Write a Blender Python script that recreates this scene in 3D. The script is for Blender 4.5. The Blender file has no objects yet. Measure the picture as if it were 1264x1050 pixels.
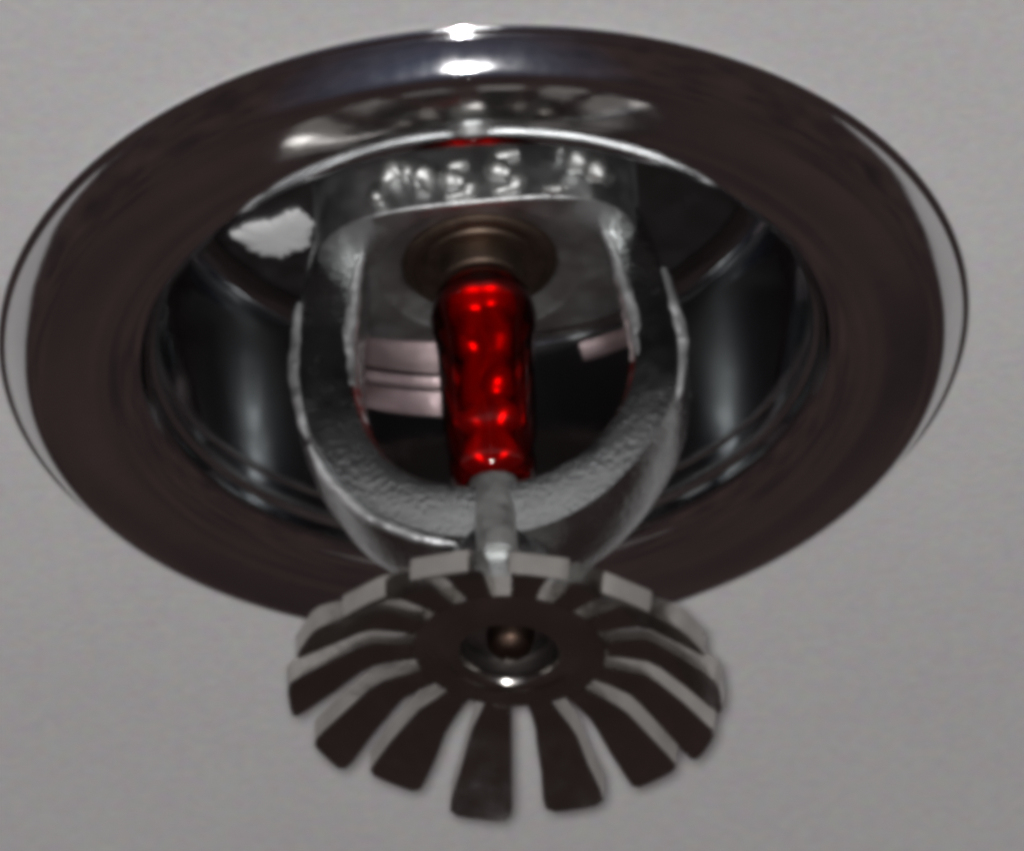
import bpy, bmesh, math, random
from mathutils import Vector, Matrix

random.seed(4)
U = 0.030            # flange radius in metres: every length below is a multiple of it
S = bpy.context.scene
C = S.collection
R = math.radians

# ---------------------------------------------------------------- camera
ELEV, ROLL, DIST, FPX = 37.2, 3.6, 22.0, 13302.0
AIM = Vector((0.045, 0.0, -0.247)) * U
cam = bpy.data.cameras.new('camera')
co = bpy.data.objects.new('camera', cam); C.objects.link(co)
fw = Vector((0, math.cos(R(ELEV)), math.sin(R(ELEV))))
co.location = AIM - fw * DIST * U
q = fw.to_track_quat('-Z', 'Y')
co.rotation_mode = 'QUATERNION'
co.rotation_quaternion = q @ Matrix.Rotation(R(-ROLL), 3, 'Z').to_quaternion()
cam.sensor_width = 36.0
cam.lens = FPX / 1264.0 * 36.0
cam.clip_start, cam.clip_end = 0.01, 50.0
cam.dof.use_dof = True
cam.dof.focus_distance = DIST * U
cam.dof.aperture_fstop = 64
S.camera = co
CAM = co.location.copy()
CUP = Vector((0, -math.sin(R(ELEV)), math.cos(R(ELEV))))

# ---------------------------------------------------------------- world, lamps, exposure
w = bpy.data.worlds.new('World'); S.world = w; w.use_nodes = True
bg = w.node_tree.nodes['Background']
bg.inputs[1].default_value = 0.86
# the dim, cluttered room below, seen only as soft reflections in the chrome
wt = w.node_tree
wtc = wt.nodes.new('ShaderNodeTexCoord'); wn = wt.nodes.new('ShaderNodeTexNoise')
wn.inputs['Scale'].default_value = 8.0; wn.inputs['Detail'].default_value = 5
wr = wt.nodes.new('ShaderNodeValToRGB')
wr.color_ramp.elements[0].position = 0.30; wr.color_ramp.elements[0].color = (0.022, 0.016, 0.016, 1)
wr.color_ramp.elements[1].position = 0.72; wr.color_ramp.elements[1].color = (0.056, 0.036, 0.035, 1)
wt.links.new(wtc.outputs['Generated'], wn.inputs['Vector']); wt.links.new(wn.outputs[0], wr.inputs[0])
wt.links.new(wr.outputs[0], bg.inputs[0])

def area(name, loc, target, size, power, col, shape='DISK', size_y=None):
    l = bpy.data.lights.new(name, 'AREA'); l.shape = shape; l.size = size
    if size_y: l.size_y = size_y
    l.energy = power; l.color = col
    o = bpy.data.objects.new(name, l); C.objects.link(o)
    o.location = loc
    o.rotation_euler = (Vector(target) - Vector(loc)).to_track_quat('-Z', 'Y').to_euler()
    return o

# camera flash beside the lens, and bluish discs added behind it for bevel glow
area('camera_flash', CAM + CUP * 0.003 + Vector((-0.003, 0, 0)), (0, 0, 0), 0.016, 3.05, (1.0, 0.99, 0.985))
for size, rad in [(0.3 + 0.30 * k, 0.11 * (1 - k / 9) ** 1.6) for k in range(8)]:
    area('blue_glow_disc', CAM - fw * 1.0 + Vector((-0.12, 0, 0)) , (0, 0, 0), size, rad * math.pi ** 2 * size ** 2 / 4, (0.40, 0.60, 1.0))

S.view_settings.view_transform = 'Standard'
S.view_settings.look = 'None'
S.view_settings.exposure = 0.0
S.view_settings.gamma = 1.0
S.render.engine = 'CYCLES'
S.cycles.use_denoising = True
S.cycles.max_bounces = 16
S.cycles.glossy_bounces = 10
S.cycles.transmission_bounces = 14
S.cycles.caustics_reflective = True
S.cycles.caustics_refractive = True
S.cycles.blur_glossy = 0.3
S.cycles.sample_clamp_indirect = 4.0
S.cycles.pixel_filter_type = 'GAUSSIAN'
S.cycles.filter_width = 7.0

# ---------------------------------------------------------------- materials
def mat(name):
    m = bpy.data.materials.new(name); m.use_nodes = True
    nt = m.node_tree
    return m, nt, nt.nodes['Principled BSDF']

def N(nt, typ, **kw):
    n = nt.nodes.new(typ)
    for k, v in kw.items(): setattr(n, k, v)
    return n

def metal(name, col, rough, rvar=0.05, rscale=60, bump=0.0, bscale=300, dirt=0.0, dirt_col=(0.05, 0.045, 0.04)):
    m, nt, p = mat(name)
    tc = N(nt, 'ShaderNodeTexCoord')
    mp = N(nt, 'ShaderNodeMapping'); mp.inputs['Scale'].default_value = (1 / U,) * 3
    nt.links.new(tc.outputs['Object'], mp.inputs[0])
    n1 = N(nt, 'ShaderNodeTexNoise'); n1.inputs['Scale'].default_value = rscale; n1.inputs['Detail'].default_value = 6
    nt.links.new(mp.outputs[0], n1.inputs['Vector'])
    mr = N(nt, 'ShaderNodeMapRange')
    mr.inputs[1].default_value = .3; mr.inputs[2].default_value = .7
    mr.inputs[3].default_value = max(0.01, rough - rvar); mr.inputs[4].default_value = rough + rvar
    nt.links.new(n1.outputs[0], mr.inputs[0]); nt.links.new(mr.outputs[0], p.inputs['Roughness'])
    p.inputs['Metallic'].default_value = 1.0
    p.inputs['Base Color'].default_value = (*col, 1)
    if dirt:
        n2 = N(nt, 'ShaderNodeTexNoise'); n2.inputs['Scale'].default_value = 7; n2.inputs['Detail'].default_value = 8
        nt.links.new(mp.outputs[0], n2.inputs['Vector'])
        rp = N(nt, 'ShaderNodeMapRange'); rp.inputs[1].default_value = .36; rp.inputs[2].default_value = .80
        rp.inputs[4].default_value = dirt
        nt.links.new(n2.outputs[0], rp.inputs[0])
        mx = N(nt, 'ShaderNodeMix', data_type='RGBA')
        mx.inputs[6].default_value = (*col, 1); mx.inputs[7].default_value = (*dirt_col, 1)
        nt.links.new(rp.outputs[0], mx.inputs[0]); nt.links.new(mx.outputs[2], p.inputs['Base Color'])
    if bump:
        n3 = N(nt, 'ShaderNodeTexNoise'); n3.inputs['Scale'].default_value = bscale; n3.inputs['Detail'].default_value = 4
        nt.links.new(mp.outputs[0], n3.inputs['Vector'])
        b = N(nt, 'ShaderNodeBump'); b.inputs['Strength'].default_value = 1.0
        b.inputs['Distance'].default_value = bump * U
        nt.links.new(n3.outputs[0], b.inputs['Height']); nt.links.new(b.outputs[0], p.inputs['Normal'])
    return m

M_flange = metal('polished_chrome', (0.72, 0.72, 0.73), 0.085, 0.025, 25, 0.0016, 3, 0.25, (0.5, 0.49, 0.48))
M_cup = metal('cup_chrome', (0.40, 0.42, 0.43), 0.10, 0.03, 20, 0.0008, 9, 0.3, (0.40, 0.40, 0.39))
M_cast = metal('cast_chrome', (0.50, 0.52, 0.52), 0.23, 0.08, 16, 0.0024, 75, 0.45, (0.33, 0.33, 0.32))
M_defl = metal('stamped_metal', (0.54, 0.52, 0.49), 0.22, 0.09, 14, 0.008, 6, 0.85, (0.20, 0.19, 0.18))
M_bead = metal('bead_metal', (0.62, 0.64, 0.64), 0.20, 0.03, 20)
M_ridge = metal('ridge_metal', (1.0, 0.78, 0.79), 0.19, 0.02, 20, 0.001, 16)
M_burr = metal('cast_edge', (0.95, 0.96, 0.97), 0.58, 0.18, 12, 0.012, 20, 0.9, (0.22, 0.22, 0.22))  # dark mottle in the colour breaks the edges into pale highlights
M_pale = metal('pale_casting', (0.58, 0.59, 0.58), 0.52, 0.10, 16, 0.006, 30, 0.4, (0.4, 0.4, 0.39))
M_boss = metal('boss_casting', (0.50, 0.51, 0.51), 0.46, 0.08, 16, 0.003, 30, 0.4, (0.34, 0.34, 0.33))
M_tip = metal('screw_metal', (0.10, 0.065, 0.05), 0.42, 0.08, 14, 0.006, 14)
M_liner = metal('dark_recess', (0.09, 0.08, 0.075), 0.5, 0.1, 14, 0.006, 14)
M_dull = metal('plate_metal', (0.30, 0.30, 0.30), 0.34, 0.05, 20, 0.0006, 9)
M_seat = metal('brass_seat', (0.135, 0.098, 0.075), 0.52, 0.06, 30, 0.002, 30)

m, nt, p = mat('ceiling_paint')
tc = N(nt, 'ShaderNodeTexCoord')
n1 = N(nt, 'ShaderNodeTexNoise'); n1.inputs['Scale'].default_value = 1500; n1.inputs['Detail'].default_value = 3
n2 = N(nt, 'ShaderNodeTexNoise'); n2.inputs['Scale'].default_value = 40; n2.inputs['Detail'].default_value = 5
nt.links.new(tc.outputs['Object'], n1.inputs['Vector']); nt.links.new(tc.outputs['Object'], n2.inputs['Vector'])
cr = N(nt, 'ShaderNodeValToRGB')
cr.color_ramp.elements[0].position = .3; cr.color_ramp.elements[0].color = (0.66, 0.645, 0.655, 1)
cr.color_ramp.elements[1].position = .7; cr.color_ramp.elements[1].color = (0.75, 0.745, 0.735, 1)
ad = N(nt, 'ShaderNodeMath', operation='MULTIPLY_ADD'); ad.inputs[1].default_value = .55; 
md = N(nt, 'ShaderNodeMath', operation='MULTIPLY'); md.inputs[1].default_value = .45
nt.links.new(n2.outputs[0], md.inputs[0]); nt.links.new(n1.outputs[0], ad.inputs[0]); nt.links.new(md.outputs[0], ad.inputs[2])
nt.links.new(ad.outputs[0], cr.inputs[0])
n3 = N(nt, 'ShaderNodeTexNoise'); n3.inputs['Scale'].default_value = 1100; n3.inputs['Detail'].default_value = 2
nt.links.new(tc.outputs['Object'], n3.inputs['Vector'])
hs = N(nt, 'ShaderNodeMix', data_type='RGBA', blend_type='SOFT_LIGHT'); hs.inputs[0].default_value = .38
nt.links.new(cr.outputs[0], hs.inputs[6]); nt.links.new(n3.outputs['Color'], hs.inputs[7])
nt.links.new(hs.outputs[2], p.inputs['Base Color'])
p.inputs['Roughness'].default_value = .85
b = N(nt, 'ShaderNodeBump'); b.inputs['Distance'].default_value = 0.00006; b.inputs['Strength'].default_value = .6
nt.links.new(n1.outputs[0], b.inputs['Height']); nt.links.new(b.outputs[0], p.inputs['Normal'])
M_ceil = m
M_white_patch, _nt, _p = mat('matte_white')
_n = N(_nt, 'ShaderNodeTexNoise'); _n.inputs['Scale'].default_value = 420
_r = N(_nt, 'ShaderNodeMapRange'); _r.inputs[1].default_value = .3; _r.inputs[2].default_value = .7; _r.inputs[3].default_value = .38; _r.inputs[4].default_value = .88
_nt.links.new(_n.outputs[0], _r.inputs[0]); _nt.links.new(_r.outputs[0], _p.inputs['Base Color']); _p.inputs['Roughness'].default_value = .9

m, nt, p = mat('red_glass')          # thin tinted shell: what is not reflected passes straight through, dyed red
tr = N(nt, 'ShaderNodeBsdfTransparent'); tr.inputs[0].default_value = (0.84, 0.035, 0.030, 1)
gl = N(nt, 'ShaderNodeBsdfGlossy'); gl.inputs['Roughness'].default_value = 0.07; gl.inputs[0].default_value = (1, .9, .9, 1)
fr = N(nt, 'ShaderNodeFresnel'); fr.inputs[0].default_value = 1.36
mx = N(nt, 'ShaderNodeMixShader')
nt.links.new(fr.outputs[0], mx.inputs[0]); nt.links.new(tr.outputs[0], mx.inputs[1]); nt.links.new(gl.outputs[0], mx.inputs[2])
nt.links.new(mx.outputs[0], nt.nodes['Material Output'].inputs[0])
M_glass = m
m, nt, p = mat('red_liquid')
p.inputs['Base Color'].default_value = (0.22, 0.006, 0.002, 1)
p.inputs['Roughness'].default_value = 0.36
p.inputs['IOR'].default_value = 5.0
M_liquid = m

# ---------------------------------------------------------------- mesh helpers (arguments in units of U)
def link(name, bm, material, parent=None, smooth=True, sharp=35):
    bmesh.ops.recalc_face_normals(bm, faces=bm.faces)
    bmesh.ops.scale(bm, vec=(U, U, U), verts=bm.verts)
    me = bpy.data.meshes.new(name); bm.to_mesh(me); bm.free()
    me.materials.append(material)
    if smooth:
        me.polygons.foreach_set('use_smooth', [True] * len(me.polygons))
        me.set_sharp_from_angle(angle=R(sharp))
    o = bpy.data.objects.new(name, me); C.objects.link(o)
    o.parent = parent
    return o

def catmull(pts, n):
    out = []
    P = [Vector(p) for p in pts]
    for i in range(len(P) - 1):
        p0 = P[max(i - 1, 0)]; p1 = P[i]; p2 = P[i + 1]; p3 = P[min(i + 2, len(P) - 1)]
        for k in range(n):
            t = k / n
            out.append(0.5 * ((2 * p1) + (p2 - p0) * t + (2 * p0 - 5 * p1 + 4 * p2 - p3) * t * t + (3 * p1 - p0 - 3 * p2 + p3) * t ** 3))
    out.append(P[-1])
    return out

def lathe(prof, segs=96, bm=None, closed=False):
    bm = bm or bmesh.new()
    rings = []
    for r, z in prof:
        if r < 1e-6:
            rings.append([bm.verts.new((0, 0, z))])
        else:
            rings.append([bm.verts.new((r * math.cos(2 * math.pi * i / segs), r * math.sin(2 * math.pi * i / segs), z)) for i in range(segs)])
    pairs = list(zip(rings, rings[1:]))
    if closed: pairs.append((rings[-1], rings[0]))
    for a, b_ in pairs:
        for i in range(segs):
            j = (i + 1) % segs
            if len(a) == 1 and len(b_) == 1: continue
            if len(a) == 1: bm.faces.new((a[0], b_[i], b_[j]))
            elif len(b_) == 1: bm.faces.new((a[i], a[j], b_[0]))
            else: bm.faces.new((a[i], a[j], b_[j], b_[i]))
    return bm

def sweep(path, section, bm=None):
    """path: list of (pos, side, up); section(t) -> list of (a, b) offsets along side/up; capped."""
    bm = bm or bmesh.new()
    rings = []
    n = len(path)
    for i, (p_, s_, u_) in enumerate(path):
        rings.append([bm.verts.new(p_ + s_ * a + u_ * b_) for a, b_ in section(i / (n - 1))])
    m_ = len(rings[0])
    for a, b_ in zip(rings, rings[1:]):
        for i in range(m_):
            j = (i + 1) % m_
            bm.faces.new((a[i], a[j], b_[j], b_[i]))
    bm.faces.new(rings[0]); bm.faces.new(rings[-1])
    return bm

def empty(name, loc, label, cat):
    o = bpy.data.objects.new(name, None); C.objects.link(o)
    o.location = loc; o.empty_display_size = 0.01
    o['label'] = label; o['category'] = cat
    return o

# ---------------------------------------------------------------- ceiling (a slab with the round hole the cup sits in)
bm = lathe([(.78, 0), (1.2, 0), (3, 0), (10, 0), (80, 0), (80, 1.0), (.78, 1.0)], 96, closed=True)
ceil = link('ceiling', bm, M_ceil, None, True, 30)
ceil['kind'] = 'structure'
ceil['label'] = 'matte off white painted ceiling behind the sprinkler'

# ---------------------------------------------------------------- escutcheon: pressed chrome flange and recessed cup
esc = empty('escutcheon', (0, 0, 0), 'round polished chrome escutcheon ring with a recessed cup set against the ceiling', 'escutcheon')
prof = [(0.95, -0.004), (0.990, -0.004), (0.998, -0.006), (1.000, -0.010), (0.998, -0.014), (0.993, -0.0175), (0.987, -0.0195)]
prof += [(p_.x, p_.y) for p_ in catmull([(0.985, -0.0205, 0), (0.9765, -0.037, 0), (0.9605, -0.0625, 0), (0.942, -0.0855, 0), (0.926, -0.0950, 0), (0.910, -0.098, 0)], 5)]
prof += [(p_.x, p_.y) for p_ in catmull([(0.907, -0.0985, 0), (0.86, -0.102, 0), (0.81, -0.104, 0), (0.77, -0.1025, 0), (0.738, -0.096, 0), (0.712, -0.082, 0), (0.697, -0.062, 0)], 6)]
prof += [(0.707, -0.056), (0.722, -0.070)]
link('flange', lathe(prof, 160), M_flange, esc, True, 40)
prof = [(p_.x, p_.y) for p_ in catmull([(0.712, -0.040, 0), (0.702, -0.062, 0), (0.692, -0.060, 0), (0.687, -0.040, 0), (0.682, 0.05, 0), (0.678, 0.18, 0), (0.671, 0.32, 0), (0.664, 0.42, 0)], 5)]
prof += [(0.658, 0.445), (0.645, 0.462), (0.625, 0.470), (0.60, 0.472)]
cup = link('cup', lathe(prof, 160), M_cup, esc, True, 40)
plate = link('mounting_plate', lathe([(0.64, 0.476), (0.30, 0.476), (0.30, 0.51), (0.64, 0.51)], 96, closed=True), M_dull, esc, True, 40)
for zb, rb, tb in ((-0.012, 0.686, 0.020), (0.045, 0.683, 0.013)):
    link('rolled_bead', lathe([(rb + .006 - tb * math.sin(math.pi * k / 10), zb + tb * math.cos(math.pi * k / 10)) for k in range(11)], 160), M_bead, cup, True, 60)
# raised matte white patch with a ragged edge on the plate
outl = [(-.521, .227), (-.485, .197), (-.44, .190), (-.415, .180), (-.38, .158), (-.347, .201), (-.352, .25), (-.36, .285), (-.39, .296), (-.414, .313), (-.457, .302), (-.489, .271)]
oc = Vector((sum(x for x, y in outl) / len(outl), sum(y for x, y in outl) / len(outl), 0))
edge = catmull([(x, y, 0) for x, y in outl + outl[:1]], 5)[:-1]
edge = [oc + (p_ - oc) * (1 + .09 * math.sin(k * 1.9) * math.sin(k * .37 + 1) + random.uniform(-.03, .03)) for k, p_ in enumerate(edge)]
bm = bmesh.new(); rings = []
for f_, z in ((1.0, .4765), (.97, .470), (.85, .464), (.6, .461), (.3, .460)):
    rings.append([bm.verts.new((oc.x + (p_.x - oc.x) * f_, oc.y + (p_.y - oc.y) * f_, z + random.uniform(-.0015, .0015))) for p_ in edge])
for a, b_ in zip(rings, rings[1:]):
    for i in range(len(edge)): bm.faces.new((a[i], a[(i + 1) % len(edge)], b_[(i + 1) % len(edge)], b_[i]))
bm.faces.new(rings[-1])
link('white_patch', bm, M_white_patch, plate, True, 60)
# ridges added on the cup wall, short arcs sloped to catch the flash
def ridge(z, rr, th, a0, a1):
    bm = bmesh.new(); rings = []
    n = 14
    sec = [(.012, 1.25), (-.2 * th, 1.2), (-1.15 * th, 1.0), (-1.2 * th, .88), (.15 * th, -.88), (.2 * th, -1.0), (.012, -1.05)]
    for k in range(n + 1):
        a = a0 + (a1 - a0) * k / n
        rings.append([bm.verts.new(((rr + dr) * math.cos(a), (rr + dr) * math.sin(a), z + th * dz)) for dr, dz in sec])
    for a, b_ in zip(rings, rings[1:]):
        for i in range(6): bm.faces.new((a[i], a[i + 1], b_[i + 1], b_[i]))
    bm.faces.new(rings[0]); bm.faces.new(rings[-1])
    return link('glint_ridge', bm, M_ridge, cup, True, 60)
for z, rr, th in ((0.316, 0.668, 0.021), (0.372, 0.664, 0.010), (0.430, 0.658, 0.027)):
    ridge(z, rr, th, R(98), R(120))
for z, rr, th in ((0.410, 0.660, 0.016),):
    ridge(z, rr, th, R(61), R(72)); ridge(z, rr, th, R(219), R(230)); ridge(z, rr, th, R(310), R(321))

# ---------------------------------------------------------------- sprinkler
sp = empty('fire_sprinkler', (0, 0, 0), 'pendent fire sprinkler with red glass bulb, cast frame arms and toothed deflector', 'sprinkler')
AZ = R(-3)
rot = Matrix.Rotation(AZ, 3, 'Z')

# wrench boss: rounded block with flats, its underside dished round the orifice
bm = bmesh.new()
def boss_ring(k, z, n=64):
    out = []
    for i in range(n):
        a = 2 * math.pi * i / n
        c, s = math.cos(a), math.sin(a)
        e = 3.2
        r = 1 / ((abs(c) / (0.335 * k)) ** e + (abs(s) / (0.228 * k)) ** e) ** (1 / e)
        out.append(bm.verts.new((r * c, r * s, z)))
    return out
rings = [boss_ring(k, z) for k, z in ((.90, .53), (1.0, .50), (1.0, .175), (.996, .163), (.985, .1605))]
for rr, z in ((.212, .1605), (.206, .166), (.190, .167), (.182, .172), (.166, .176), (.156, .19), (.120, .23)):
    rings.append([bm.verts.new((rr * math.cos(2 * math.pi * i / 64), rr * math.sin(2 * math.pi * i / 64), z)) for i in range(64)])
for a, b_ in zip(rings, rings[1:]):
    for i in range(64):
        j = (i + 1) % 64
        bm.faces.new((a[i], a[j], b_[j], b_[i]))
bm.faces.new(rings[0])
bmesh.ops.rotate(bm, matrix=rot, verts=bm.verts)
boss = link('wrench_boss', bm, M_boss, sp, True, 40)

# worn raised cast marks on the near flat of the boss, too worn to read: strokes of small beads
def blob_stroke(pts, r0, name='cast_mark'):
    path = []
    P = catmull([(x, 0, z) for x, z in pts], 4)
    for i, p_ in enumerate(P):
        t = (P[min(i + 1, len(P) - 1)] - P[max(i - 1, 0)]).normalized()
        path.append((p_, Vector((t.z, 0, -t.x)), Vector((0, -1, 0))))
    n = len(path)
    def sec(t):
        r = r0 * (0.45 + 0.55 * math.sin(math.pi * min(max(t, .06), .94))) * (1 + .28 * math.sin(t * 19))
        return [(r * math.cos(2 * math.pi * k / 10), r * math.sin(2 * math.pi * k / 10)) for k in range(10)]
    b2 = sweep(path, sec)
    for v in b2.verts: v.co.y -= 0.228; v.co.z += 0.05; v.co.x += 0.02
    bmesh.ops.rotate(b2, matrix=rot, verts=b2.verts)
    return link(name, b2, M_pale, boss, True, 70)
blob_stroke([(-.215, .130), (-.205, .165), (-.175, .205), (-.135, .205), (-.105, .180), (-.115, .140)], .028)
blob_stroke([(-.020, .212), (-.062, .200), (-.060, .175), (-.025, .160), (-.025, .135), (-.070, .128)], .022)
blob_stroke([(.085, .225), (.038, .218), (.036, .190), (.072, .170), (.070, .140), (.025, .130)], .023)
blob_stroke([(.170, .225), (.195, .200), (.235, .170), (.268, .130)], .029)
blob_stroke([(.13, .126), (.155, .122), (.18, .124)], .014)

# bulb seat ring
bm = lathe([(.163, .20), (.160, .176), (.152, .169), (.140, .168), (.136, .174), (.118, .176), (.114, .170), (.088, .168), (.085, .125), (.080, .120), (0, .120)], 48)
link('bulb_seat', bm, M_seat, sp, True, 40)

# frame arms
def arm(sgn):
    ctrl = [(.272, .26), (.300, .12), (.320, -.02), (.325, -.15), (.308, -.28), (.266, -.385), (.205, -.465), (.11, -.522), (.0, -.545)]
    if sgn > 0:
        ctrl = [(.285, .26), (.318, .12), (.345, -.02), (.356, -.15), (.335, -.28), (.280, -.385), (.208, -.465), (.11, -.522), (.0, -.545)]
    P = catmull([(sgn * x, 0, z) for x, z in ctrl], 6)
    path = []
    for i, p_ in enumerate(P):
        t = (P[min(i + 1, len(P) - 1)] - P[max(i - 1, 0)]).normalized()
        side = Vector((-t.z * sgn, 0, t.x * sgn)) * sgn
        side = Vector((0, 1, 0)).cross(t) * -1
        if side.x * sgn < 0 : side = -side
        if i > len(P) * .6 and side.z > 0: side = -side
        path.append((p_, side, Vector((0, -1, 0))))
    def sec(t):
        wo = .058 + .014 * math.sin(math.pi * min(t * 1.4, 1)) + .06 * max(0, t - .6)     # half width in the frame plane
        if sgn > 0: wo *= .78 + .22 * min(1, max(0, t - .3) * 2)
        d = .085 + .03 * t                                              # half depth
        f = .74                                                         # front face narrower than the waist
        pts = [(-wo * f, d), (-wo * .25, d * 1.02), (wo * .25, d * .94), (wo * f, d * .90), (wo * .93, d * .70), (wo, d * .3), (wo, -d * .3), (wo * .9, -d * .75), (wo * f, -d * .95),
               (-wo * f, -d * .95), (-wo * .92, -d * .75), (-wo, -d * .3), (-wo, d * .5), (-wo * .93, d * .85)]
        return pts
    b2 = sweep(path, sec)
    bmesh.ops.rotate(b2, matrix=rot, verts=b2.verts)
    a = link('frame_arm', b2, M_cast, sp, True, 28)
    # raised casting bead along the outer edge of the arm
    def dense(seq):
        out = []
        for (p0, s0, u0), (p1, s1, u1) in zip(seq, seq[1:]):
            for k in range(3):
                f_ = k / 3
                out.append((p0.lerp(p1, f_), s0.lerp(s1, f_), u0))
        return out
    def burr(seq, r0):
        seq = dense(seq); n_ = len(seq)
        raw = [random.uniform(.88, 1.12) for _ in range(n_ + 8)]
        jit = [(raw[k] + 2 * raw[k + 1] + 2 * raw[k + 2] + raw[k + 3]) / 6 for k in range(n_)]
        off = [.10 * r0 * math.sin(k * .31 + r0 * 900) + .06 * r0 * math.sin(k * .83) for k in range(n_)]
        seq = [(p_ + s_ * o_, s_, u_) for (p_, s_, u_), o_ in zip(seq, off)]
        def bs(t):
            r = r0 * math.sin(math.pi * min(max(t, .03), .97)) ** .4 * jit[min(int(round(t * (n_ - 1))), n_ - 1)]
            return [(r * math.cos(2 * math.pi * k / 8), r * math.sin(2 * math.pi * k / 8)) for k in range(8)]
        b2 = sweep(seq, bs)
        bmesh.ops.rotate(b2, matrix=rot, verts=b2.verts)
        link('casting_bead', b2, M_burr, a, True, 70)
    kw_ = .78 if sgn > 0 else 1.0
    burr([(p_ + s_ * .060 * kw_ + u_ * .074, s_, u_) for p_, s_, u_ in path[9:25]], .015)
    if sgn < 0: burr([(p_ + s_ * .064 + u_ * .084, s_, u_) for p_, s_, u_ in path[25:46]], .012)
    burr([(p_ - s_ * .050 * kw_ + u_ * .080, s_, u_) for p_, s_, u_ in path[2:30]], .018)
for s_ in (-1, 1): arm(s_)

# hub where the arms meet
prof = [(0, -.45), (.055, -.455), (.085, -.49), (.105, -.55), (.120, -.62), (.126, -.69), (.118, -.745), (.10, -.77), (0, -.775)]
link('hub', lathe([(p_.x, p_.y) for p_ in catmull([(r, z, 0) for r, z in prof], 3)], 48), M_cast, sp, True, 50)
# compression screw that holds the bulb
prof = [(0, -.405), (.040, -.408), (.045, -.42), (.038, -.47), (.040, -.52), (0, -.53)]
link('compression_screw', lathe(prof, 32), M_cast, sp, True, 50)
# upright web on the near side of the hub
b2 = sweep([(Vector((0, -.085 - .035 * t, -.45 - .205 * t)), Vector((1, 0, 0)), Vector((0, -1, 0))) for t in (0, .2, .4, .6, .8, 1)],
           lambda t: [((.048 - .008 * t) * math.cos(2 * math.pi * k / 12), .034 * math.sin(2 * math.pi * k / 12)) for k in range(12)])
link('hub_web', b2, M_pale, sp, True, 60)

# glass bulb
prof = catmull([(0, .118, 0), (.06, .114, 0), (.094, .090, 0), (.108, .045, 0), (.107, .010, 0), (.101, -.03, 0), (.098, -.08, 0), (.097, -.22, 0), (.095, -.27, 0), (.089, -.30, 0),
                (.088, -.32, 0), (.090, -.350, 0), (.084, -.385, 0), (.060, -.407, 0), (0, -.413, 0)], 5)
bulb = link('glass_bulb', lathe([(max(p_.x, 0), p_.y) for p_ in prof], 64), M_glass, sp, True, 80)
bm = bmesh.new(); rings = []  # liquid core, lobed and rippled so the flash leaves paired red spots
lev = [(.105, .030), (.098, .068), (.080, .084), (.060, .076), (.044, .054), (.030, .048), (.005, .056), (-.020, .066), (-.038, .068), (-.056, .060), (-.070, .046), (-.085, .044),
       (-.115, .054), (-.135, .064), (-.152, .066), (-.170, .058), (-.184, .044), (-.196, .044), (-.212, .058), (-.226, .066), (-.242, .060), (-.256, .044), (-.268, .040),
       (-.290, .056), (-.318, .064), (-.336, .060), (-.350, .040), (-.356, .010)]
lev = catmull([(z, r, 0) for z, r in lev], 3)
for p_ in lev:
    rings.append([])
    for k in range(32):
        a = 2 * math.pi * k / 32
        ph = .1 + .14 * math.sin(p_.x * 31 + 1.0) + .55 * math.exp(-((p_.x + .15) / .045) ** 2) - .3 * math.exp(-((p_.x + .06) / .03) ** 2)
        cc = .46 - .24 * math.exp(-((p_.x - .07) / .035) ** 2)
        r = p_.y * (cc * abs(math.cos(a + ph)) + math.sqrt(max((1 - cc) ** 2 - (cc * math.sin(a + ph)) ** 2, .004))) * 1.04
        rings[-1].append(bm.verts.new((r * math.cos(a), r * math.sin(a), p_.x)))
for a, b_ in zip(rings, rings[1:]):
    for i in range(32): bm.faces.new((a[i], a[(i + 1) % 32], b_[(i + 1) % 32], b_[i]))
bm.faces.new(rings[0]); bm.faces.new(rings[-1])
link('red_liquid', bm, M_liquid, bulb, True, 80)

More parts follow.
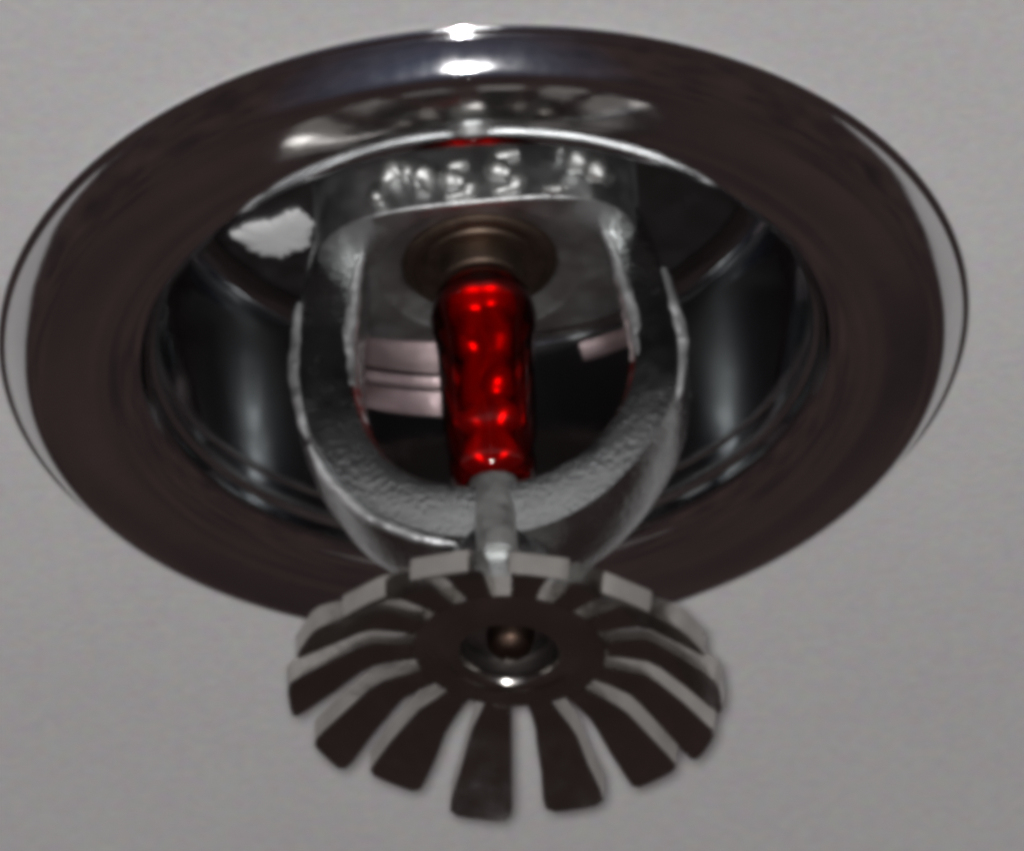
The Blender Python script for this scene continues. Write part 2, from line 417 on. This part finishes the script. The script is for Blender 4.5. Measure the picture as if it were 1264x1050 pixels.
# deflector
DZ = -.81
dfl = bpy.data.objects.new('deflector', None)
prof = [(.090, .055), (.091, .004), (.093, -.006), (.098, -.012), (.110, -.014), (.122, -.010), (.132, -.006), (.142, -.004), (.185, -.004), (.185, .042), (.09, .062)]
bm = lathe(prof, 84, closed=True)
dfl = link('deflector', bm, M_defl, sp, True, 35)
dfl.location = (0.012 * U, 0, DZ * U)
dfl.scale = (1.05, 1.05, 1.05)
dfl.rotation_euler = (R(1.0), R(5.2), 0)
NT = 14
tm = None
for k in range(NT):
    # angle measured from the far side (+y) clockwise as the camera sees it from below
    th = R(-10 + 360 / NT * k)
    if tm is None or True:
        b2 = bmesh.new()
        rows = []
        e_ = random.uniform(.80, 1.22); l_ = random.uniform(-.008, .008)
        L = [(.1845, 0, 0), (.215, -.001, .15), (.262, -.004, .4), (.288, -.015 * e_, .5), (.338, -.049 * e_, .72), (.385 + l_, -.082 * e_, .90), (.402 + l_, -.094 * e_, .97), (.410 + l_, -.099 * e_, 1)]
        for r, dz, t in L:
            hw_full = math.pi * r / NT
            slot = .017 + .013 * t + random.uniform(-.002, .002)
            hw = hw_full - slot if t > 0 else hw_full - .016
            if t == 1: hw *= .70
            elif t == .97: hw *= .93
            rows.append([b2.verts.new((x, r + yy, dz + zz)) for x, yy, zz in
                         ((-hw, 0, -.004), (-hw * .5, .002, -.004), (hw * .5, .002, -.004), (hw, 0, -.004), (hw, .004 * t * t, .042), (-hw, .004 * t * t, .042))])
        for a, c in zip(rows, rows[1:]):
            for i in range(6):
                j = (i + 1) % 6
                b2.faces.new((a[i], a[j], c[j], c[i]))
        b2.faces.new(rows[0]); b2.faces.new(rows[-1])
        t_ob = link('tine', b2, M_defl, dfl, True, 35)
        t_ob.rotation_euler = (0, 0, -th + R(random.uniform(-.8, .8)))
link('recess_shade_liner', lathe([(.0885, .002), (.087, .030), (.078, .046), (.0, .048)], 48), M_liner, dfl, True, 60)  # dark lining added to keep the recess dark and free of a bright crescent
prof = [(0, -.014), (.022, -.012), (.036, -.002), (.044, .012), (.046, .06), (.0, .06)]
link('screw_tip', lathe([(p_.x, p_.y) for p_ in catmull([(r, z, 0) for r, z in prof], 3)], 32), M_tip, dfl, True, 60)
